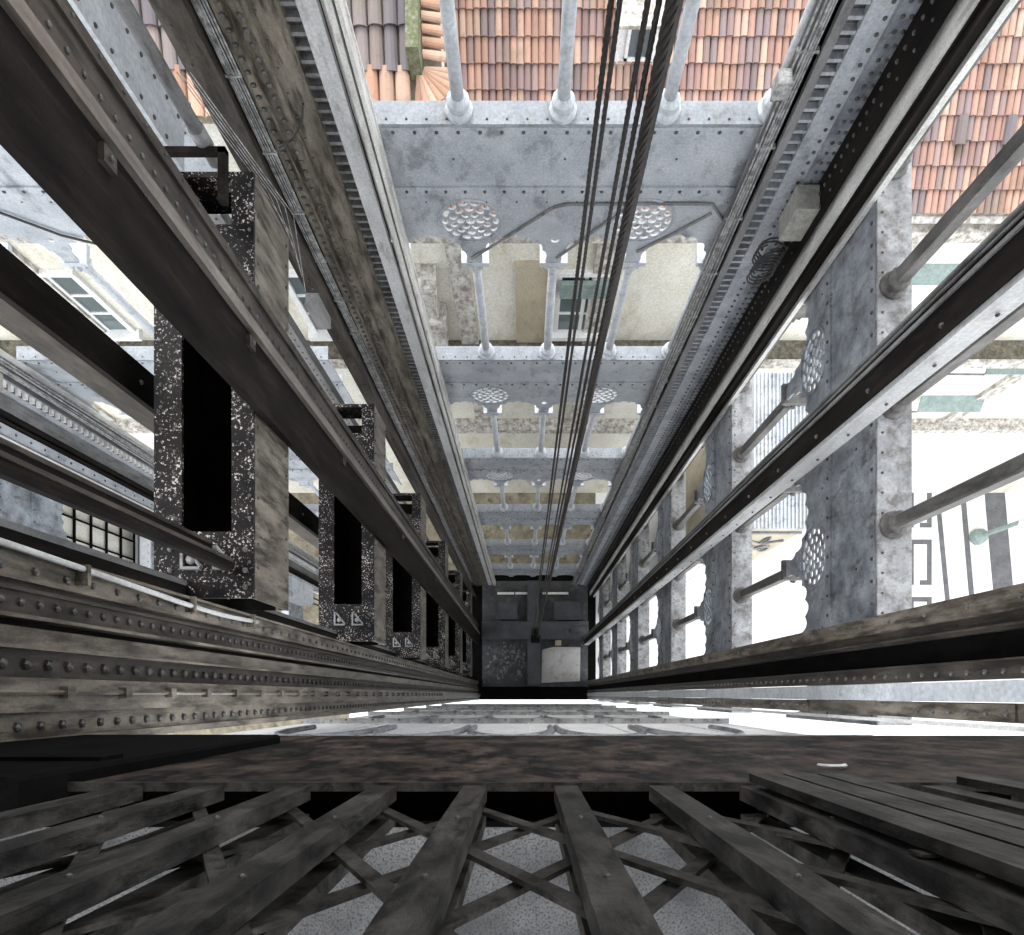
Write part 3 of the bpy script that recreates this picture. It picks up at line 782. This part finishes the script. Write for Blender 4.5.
simple('light_tube', [(-.4, .1, 4.18, 4.27, PZ + .05, PZ + .12), (-.35, -.3, 4.2, 4.25, PZ, PZ + .05), (0, .05, 4.2, 4.25, PZ, PZ + .05)], M['slat'], 'middle white tube at the back of the pit', 'tube', 'white tubes in the pit')
simple('light_tube', [(.72, 1.8, 4.18, 4.27, PZ + .05, PZ + .12), (.75, .8, 4.2, 4.25, PZ, PZ + .05), (1.7, 1.75, 4.2, 4.25, PZ, PZ + .05)], M['slat'], 'longest white tube at the back right of the pit', 'tube', 'white tubes in the pit')
random.seed(11)
db = MB()
for i in range(150):
    x = random.gauss(-.65, .5); y = random.gauss(1.45, .38)
    if not (-1.7 < x < .02 and .5 < y < 2.2): continue
    s_ = random.uniform(.02, .09); an = random.random() * 3
    db.prism([(x + s_ * random.uniform(.6, 1) * math.cos(an + a), y + s_ * random.uniform(.6, 1) * math.sin(an + a)) for a in (0, 1.3, 2.4, 3.6, 5)], PZ, PZ + s_ * .8)
tag(db.build('rubble', M['debris']), 'scattered pale rubble on the left front of the pit', 'rubble', kind='stuff')
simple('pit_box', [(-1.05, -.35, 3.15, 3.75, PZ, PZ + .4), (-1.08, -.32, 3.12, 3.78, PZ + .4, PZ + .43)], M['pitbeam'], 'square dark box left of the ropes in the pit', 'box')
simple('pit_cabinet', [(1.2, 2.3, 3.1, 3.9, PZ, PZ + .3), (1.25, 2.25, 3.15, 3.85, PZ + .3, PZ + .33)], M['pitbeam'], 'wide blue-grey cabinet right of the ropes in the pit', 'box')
simple('rope_anchor', [(.25, .62, 2.15, 2.45, PZ + .38, PZ + .6), (.3, .57, 2.5, 2.75, PZ + .38, PZ + .55)], M['umber'], 'dark anchor block where the ropes end on the pit beam', 'anchor')

# ------------------------------------------------------------ outdoors
GZ = -30.1
st = MB(); st.box(-45, 2.95, 5.0, 50, GZ - .3, GZ); st.box(-45, -7.4, -20, 5.0, GZ - .3, GZ)
tag(st.build('side_street', M['sand']), 'sandy brown street behind and left of the tower', 'street', kind='structure')
pz = empty('plaza', (0, 0, 0), 'bright white limestone pavement right of the tower with dark basalt pattern', 'pavement')
pz['kind'] = 'structure'
MB().box(2.95, 60, -20, 50, GZ - .3, GZ).build('paving', M['plaza'], pz)
m = MB()
def stripe(x0, x1, w, y0, y1):
    m.add([(x0 - w/2, y0, GZ), (x0 + w/2, y0, GZ), (x1 + w/2, y1, GZ), (x1 - w/2, y1, GZ),
           (x0 - w/2, y0, GZ + .012), (x0 + w/2, y0, GZ + .012), (x1 + w/2, y1, GZ + .012), (x1 - w/2, y1, GZ + .012)],
          [(0,3,2,1),(4,5,6,7),(0,1,5,4),(1,2,6,5),(2,3,7,6),(3,0,4,7)])
stripe(17.85, 17.25, .2, 2.0, 8.2); stripe(18.85, 18.25, .22, 2.0, 9.0); stripe(20.2, 19.6, .85, 2.0, 8.8); stripe(22.6, 21.6, 1.4, 2.0, 8.8)
stripe(24.5, 24.0, 1.0, 2, 9)
for yb in (2.2, 4.6, 7.0):      # key pattern
    m.box(16.0, 16.25, yb, yb + 1.9, GZ, GZ + .012); m.box(16.25, 17.0, yb + 1.7, yb + 1.9, GZ, GZ + .012); m.box(16.8, 17.0, yb, yb + 1.7, GZ, GZ + .012); m.box(16.5, 16.8, yb, yb + .2, GZ, GZ + .012)
m.add([(19.2, 9.3, GZ + .012), (26, 7.2, GZ + .012), (26, 14, GZ + .012), (20.0, 10.6, GZ + .012)], [(0, 1, 2, 3)])
m.build('basalt_pattern', M['basalt'], pz)
# little group of bollard lamps
bl = empty('street_lamp', (18.9, 6.6, GZ), 'small green street lamp with pale globes on the white pavement', 'street lamp')
MB().lathe(0, 0, [(.35, 0), (.3, .3), (.1, .5), (.08, 4.0), (.14, 4.1)], 10).build('pole', M['green'], bl)
MB().tube([(-.8, -.4, 3.8), (-.4, -.2, 4.2), (0, 0, 4.0), (.4, .2, 4.2), (.8, .4, 3.8)], .07, 6).build('arm', M['green'], bl)
arm = [c for c in bl.children if c.name.startswith('arm')][0]
for (x, y) in ((-.8, -.4), (0, 0), (.8, .4)):
    prof = [(.02, 3.85)] + [(.26 * math.sin(PI * t / 8), 4.12 - .26 * math.cos(PI * t / 8)) for t in range(1, 8)] + [(.02, 4.38)]
    MB().lathe(x, y, prof, 12).build('globe', M['slat'], arm, True)

# tiled roofs
def tile_colour(kind):
    r = random.random()
    if kind == 'red':
        base = random.choice([(.33, .19, .15), (.39, .235, .18), (.29, .17, .145), (.42, .285, .225), (.23, .155, .15), (.36, .215, .17), (.21, .16, .16), (.41, .26, .20), (.28, .195, .18)])
    elif kind == 'grey':
        base = random.choice([(.13, .115, .125), (.17, .145, .15), (.20, .165, .16), (.15, .13, .14), (.23, .18, .165)])
    else:
        base = random.choice([(.44, .27, .19), (.38, .22, .15), (.48, .32, .24)])
    k = random.uniform(.8, 1.15)
    return tuple(min(1, c * k) for c in base)

def tile_field(m, ncol, nrow, w, h, kind, over=.05, lift=.035, seg=5, jitter=.01, fn=None, rad=1.0):
    """barrel tiles laid in local (u across, v up-slope, n outwards)"""
    for r in range(nrow):
        for c in range(ncol):
            u0 = c * w + random.uniform(-jitter, jitter) * .5; v0 = r * h + random.uniform(-jitter, jitter); v1 = v0 + h + over
            col = tile_colour(kind)
            base = len(m.v); top = []
            for (v, n0, kk) in ((v0, lift, 1.0), (v1, 0.0, .9)):
                for i in range(seg + 1):
                    a = PI * i / seg
                    top.append((u0 + w/2 - math.cos(a) * w * .50 * kk, v, n0 + math.sin(a) * w * .42 * rad * kk))
            n_ = seg + 1
            for i in range(n_): top.append((top[i][0], v0, top[i][2] - .025))
            P = [fn(*p) for p in top]
            fs = [(i, i + 1, n_ + i + 1, n_ + i) for i in range(seg)] + [(2*n_ + i, 2*n_ + i + 1, i + 1, i) for i in range(seg)]
            m.add(P, fs); m.c += [col] * len(fs)

def slope_fn(x0, y0, z0, ang):
    ca, sa = math.cos(ang), math.sin(ang)
    return lambda u, v, n: (x0 + u, y0 + v * ca - n * sa, z0 + v * sa + n * ca)

random.seed(21)
bld = empty('tiled_building', (0, 0, 0), 'building behind the tower with a long orange-red tiled roof and cream front', 'building')
ang = math.radians(24)
EY, EZ = 8.45, -12.5
m = MB(); m.c = []
fn = slope_fn(-2.2, EY - .1, EZ, ang)
tile_field(m, 134, 18, .115, .34, 'red', fn=fn, lift=.04)
m.build('tiled_roof', M['tile'], bld)
u = MB(); ca, sa = math.cos(ang), math.sin(ang)
u.add([fn(-30, .0, -.03), fn(45, .0, -.03), fn(45, 9, -.03), fn(-30, 9, -.03)], [(0, 1, 2, 3)])
u.box(-32, 45, EY, EY + .12, EZ - .25, EZ - .06)
u.build('roof_deck', M['creamdk'], bld)
MB().box(-32, 45, EY, EY + 9, GZ, EZ - .25).build('facade', M['cream'], bld)
m = MB(); m.tube([(-32, EY - .12, EZ - .1), (45, EY - .12, EZ - .1)], .07, 8)
m.box(-32, 45, EY - .22, EY, EZ - .62, EZ - .32)
m.build('cornice', M['stone'], bld)
m = MB(); m.box(-32, 45, EY - .52, EY, -17.35, -17.15)
m.build('mossy_ledge', M['moss'], bld)
m = MB(); m.box(-32, 45, EY - .56, EY - .5, -17.4, -17.05); m.box(-32, 45, EY - .35, EY, -22.3, -22.0)
for i in range(26): m.box(-30 + i * 2.85, -29.6 + i * 2.85, EY - .10, EY, -22, -12.9)
m.build('stone_band', M['stone'], bld)
# dark vents on roof (raised tiles)
for x in (5.85, 7.15, 7.95, 9.1):
    m = MB(); m.c = []; f2 = slope_fn(x, EY - .1 + .95 * ca, EZ + .95 * sa, ang)
    tile_field(m, 1, 1, .20, .36, 'grey', fn=lambda a, b, n, f2=f2: f2(a, b, n + .05))
    m.build('vent_tile', M['tile'], bld)

# facade windows
fw = empty('facade_window', (0, 0, 0), 'x', 'window', 'windows of the building behind')
m = MB(); m.box(-.62, -.5, -.08, 0, -2.2, 0); m.box(.5, .62, -.08, 0, -2.2, 0); m.box(-.62, .62, -.1, 0, -.0, .12); m.box(-.7, .7, -.22, 0, -2.35, -2.2)
m.box(-.04, .04, -.05, 0, -2.2, 0); m.box(-.5, .5, -.05, 0, -.8, -.74); m.box(-.5, .5, -.05, 0, -1.5, -1.44)
wf = m.build('frame', M['slat'], fw)
MB().box(-.5, .5, -.02, 0, -2.2, 0).build('pane', M['glass'], wf)
wn = {-9.6: 'far left, beyond the neighbouring shaft', -7.2: 'seen just left of the dark guide beam', -4.3: 'hidden partly by the left dark guide beam', 1.25: 'seen behind the hanging ropes', 4.2: 'seen past the right rack', 9.8: 'at the right edge under the green awning'}
for k, (x, t) in enumerate(wn.items()):
    lab = f'window in the cream front, {t}'
    loc = (x, EY, -14.4)
    if k == 0: fw.location = loc; fw['label'] = lab
    else: dup(fw, loc, lab)
tag(MB().box(.72, 1.78, EY - .2, EY - .102, -15.0, -14.5).build('roller_shutter', M['green'], None), 'dull green shutter above the window behind the hoist ropes', 'shutter')
# ochre pilaster & bits in the middle arches
simple('wall_niche', [(-.2, .55, EY - .08, EY - .002, -17.1, -14.0), (.55, .62, EY - .16, EY - .002, -17.1, -13.8)], M['creamdk'], 'ochre recessed panel seen through the arch left of the ropes', 'wall panel')
sb = empty('stone_bracket', (0, 0, 0), 'weathered white stepped stone bracket seen through the arch beside the toothed column', 'bracket')
for nm, b in (('shelf', (-2.3, -1.75, EY - .5, EY - .002, -14.3, -14.1)), ('scroll', (-2.2, -1.85, EY - .35, EY - .002, -15.5, -14.3)), ('moulding', (-2.4, -1.7, EY - .45, EY - .002, -15.8, -15.5)), ('plinth', (-2.3, -1.8, EY - .4, EY - .002, -16.9, -15.8))):
    MB().box(*b).build(nm, M['stone'], sb)

# awnings
def awning(x0, x1, z, dep, lab):
    r_ = empty('awning', (0, 0, 0), lab, 'awning', None)
    m = MB(); y1 = EY - .002
    m.add([(x0, y1, z), (x1, y1, z), (x1, y1 - dep, z - .25), (x0, y1 - dep, z - .25), (x0, y1, z - .04), (x1, y1, z - .04), (x1, y1 - dep, z - .29), (x0, y1 - dep, z - .29)],
          [(0,3,2,1),(4,5,6,7),(0,1,5,4),(1,2,6,5),(2,3,7,6),(3,0,4,7)])
    m.build('canvas', M['green'], r_)
    MB().tube([(x0 - .9, y1 - dep * .2, z - .9), (x0, y1 - dep, z - .27)], .03, 6).build('support_arm', M['greydk'], r_)
awning(7.6, 8.6, -14.1, .26, 'small green awning on the building front at right, uppermost')
awning(11.2, 13.0, -20.3, .36, 'pale green awning lower on the front at right')
awning(11.6, 13.6, -17.9, .36, 'pale green awning at the right picture edge')

# dormer
dm = empty('dormer', (1.78, 10.2, -11.75), 'white dormer with a small window behind the hoist ropes', 'dormer')
MB().box(-.34, .34, 0, 1.8, -.02, .8).build('cheek', M['slat'], dm)
m = MB(); m.box(-.40, .40, -.08, 1.8, .8, .86); m.build('roof', M['stone'], dm)
m = MB(); m.box(-.2, .2, -.04, 0, .2, .26); m.box(-.2, .2, -.04, 0, .76, .82); m.box(-.2, -.15, -.04, 0, .2, .8); m.box(.15, .2, -.04, 0, .2, .8); m.box(-.02, .02, -.04, 0, .2, .8)
wf = m.build('window_frame', M['slat'], dm); MB().box(-.15, .15, -.015, -.001, .26, .76).build('pane', M['glass'], wf)

# nearer grey tiled roof with mossy parapet and fan of orange hip tiles
random.seed(8)
nr = empty('grey_tiled_roof', (0, 0, 0), 'nearer grey-purple tiled roof with mossy parapet and orange fan of edge tiles', 'roof')
m = MB(); m.c = []
an2 = math.radians(20); fn2 = slope_fn(-12.0, 8.15, -9.45, an2)
tile_field(m, 55, 9, .192, .47, 'grey', fn=fn2, lift=.045, seg=6)
m.build('grey_tiles', M['tile'], nr)
u = MB(); u.add([fn2(0, 0, -.03), fn2(10.6, 0, -.03), fn2(10.6, 4.4, -.03), fn2(0, 4.4, -.03)], [(0, 1, 2, 3)])
u.add([fn2(0, -.5, -.12), fn2(10.9, -.5, -.12), fn2(10.9, 4.4, -.12), fn2(0, 4.4, -.12)], [(0, 1, 2, 3)])
u.build('roof_deck', M['creamdk'], nr)
m = MB(); m.c = []
fn3 = slope_fn(-12.0, 7.68, -9.6, an2)
tile_field(m, 50, 1, .21, .5, 'orange', fn=fn3, seg=6, lift=.05)
def ortile(px, py, pz, ang_, L, w0, w1):
    """one orange barrel tile starting at p and pointing along ang_ in plan"""
    d = Vector((math.cos(ang_), math.sin(ang_), -.18)).normalized(); s_ = Vector((-math.sin(ang_), math.cos(ang_), 0)); up = Vector((0, 0, 1))
    P = []; seg = 6
    for t, w in ((0, w0), (L, w1)):
        for i in range(seg + 1):
            a = PI * i / seg; P.append(Vector((px, py, pz)) + d * t + s_ * (-math.cos(a) * w / 2) + up * (math.sin(a) * w * .42))
    n_ = seg + 1
    for i in range(n_): P.append(P[n_ + i] - up * .03)
    fs = [(i, i + 1, n_ + i + 1, n_ + i) for i in range(seg)] + [(n_ + i, n_ + i + 1, 2*n_ + i + 1, 2*n_ + i) for i in range(seg)]
    m.add(P, fs); m.c += [tile_colour('orange')] * len(fs)
for k in range(8):
    a = -PI/2 + (PI/2) * k / 7
    ortile(-1.40 + .08 * math.cos(a), 8.20 + .08 * math.sin(a), -9.42, a, .42, .04, .125)
for k in range(18): ortile(-1.33, 8.34 + k * .13, -9.37 + k * .04, 0, .30, .11, .13)
m.build('orange_edge_tiles', M['tile'], nr)
pm = MB(); pm.prism([(-1.50, 8.1), (-1.34, 8.1), (-1.34, 12.2), (-1.50, 12.2)], -9.5, -9.0)
pm.build('parapet', M['mosswall'], nr)
MB().box(-12, -1.3, 8.25, 12.2, -12.4, -9.7).build('wall', M['cream'], nr)
MB().prism([(-2.42, 8.42), (-2.28, 8.42), (-2.28, 8.62), (-2.42, 8.62)], -9.4, -9.12).build('vent_block', M['creamdk'], nr)

# slatted pavilion right
pv = empty('pavilion', (0, 0, 0), 'white slatted building with scrollwork frieze and ribbed grey roof right of the tower', 'building')
x0, x1, y0 = 3.55, 5.2, 3.05
m = MB(); m.box(x0, x1, y0, 5.9, -13.3, -13.2)
k = 0
while x0 + k * .07 < x1: m.box(x0 + k * .07, x0 + k * .07 + .03, y0, 5.9, -13.2, -13.16); k += 1
m.build('ribbed_roof', M['grey'], pv)
MB().box(x0, x1, y0 + .02, 5.88, -16.6, -13.3).build('frieze', M['creamdk'], pv)
m = MB()
def spiral(cx, cz, s_, fl):
    pts = []
    for j in range(22):
        a = j * .38; r_ = s_ * (1 - j / 26); pts.append((cx + fl * r_ * math.cos(a), y0, cz + 2.1 * r_ * math.sin(a)))
    m.tube(pts, .03, 5)
for cx in (3.95, 4.75):
    spiral(cx - .18, -15.0, .16, 1); spiral(cx + .18, -15.0, .16, -1)
    m.tube([(cx - .35, y0, -14.2), (cx, y0, -14.5), (cx + .35, y0, -14.2)], .025, 5); m.tube([(cx + .05*math.cos(a), y0, -14.2 + .25*math.sin(a)) for a in [PI*k/6 for k in range(13)]], .02, 5)
m.box(x0, x1, y0 - .02, y0 + .02, -13.6, -13.5); m.box(x0, x1, y0 - .02, y0 + .02, -16.7, -16.5)
m.build('scrollwork', M['greydk'], pv)
m = MB(); m.box(x0, x1, y0 + .03, 5.87, GZ, -16.6)
k = 0
while x0 + k * .16 < x1 - .1: m.box(x0 + k * .16, x0 + k * .16 + .13, y0, y0 + .03, GZ, -16.7); k += 1
m.build('slatted_wall', M['slat'], pv)

# ------------------------------------------------------------ unseen roof slab added above to hold back sky light
cl = MB(); cl.box(-4.2, 3.6, -4.0, 5.2, 2.4, 2.6)
tag(cl.build('ceiling', M['ceil']), 'unseen ceiling slab added above to shade the shaft', 'ceiling', kind='structure')

# ------------------------------------------------------------ light
w = bpy.data.worlds.new('World'); scene.world = w; w.use_nodes = True
bg = w.node_tree.nodes['Background']; bg.inputs['Color'].default_value = (.93, .965, 1.0, 1); bg.inputs['Strength'].default_value = 2.4
sd = bpy.data.lights.new('sun', 'SUN'); sd.energy = 1.7; sd.angle = math.radians(16); sd.color = (1, .97, .92)
so = bpy.data.objects.new('sun', sd); COL.objects.link(so)
so.rotation_euler = Vector((.12, -.62, -.75)).to_track_quat('-Z', 'Y').to_euler()

# ------------------------------------------------------------ camera: straight down, shifted frame
cam = bpy.data.cameras.new('camera'); co = bpy.data.objects.new('camera', cam); COL.objects.link(co)
co.location = (0, 0, 0); co.rotation_euler = (0, 0, 0)
cam.sensor_width = 36; cam.lens = 720 / 1024 * 36
cam.shift_x = (512 - 525) / 1024; cam.shift_y = (695 - 467.5) / 1024
cam.clip_start = .02; cam.clip_end = 200
scene.camera = co
scene.view_settings.view_transform = 'Standard'; scene.view_settings.look = 'None'
scene.view_settings.gamma = 1; scene.view_settings.use_curve_mapping = False
scene.view_settings.exposure = .3
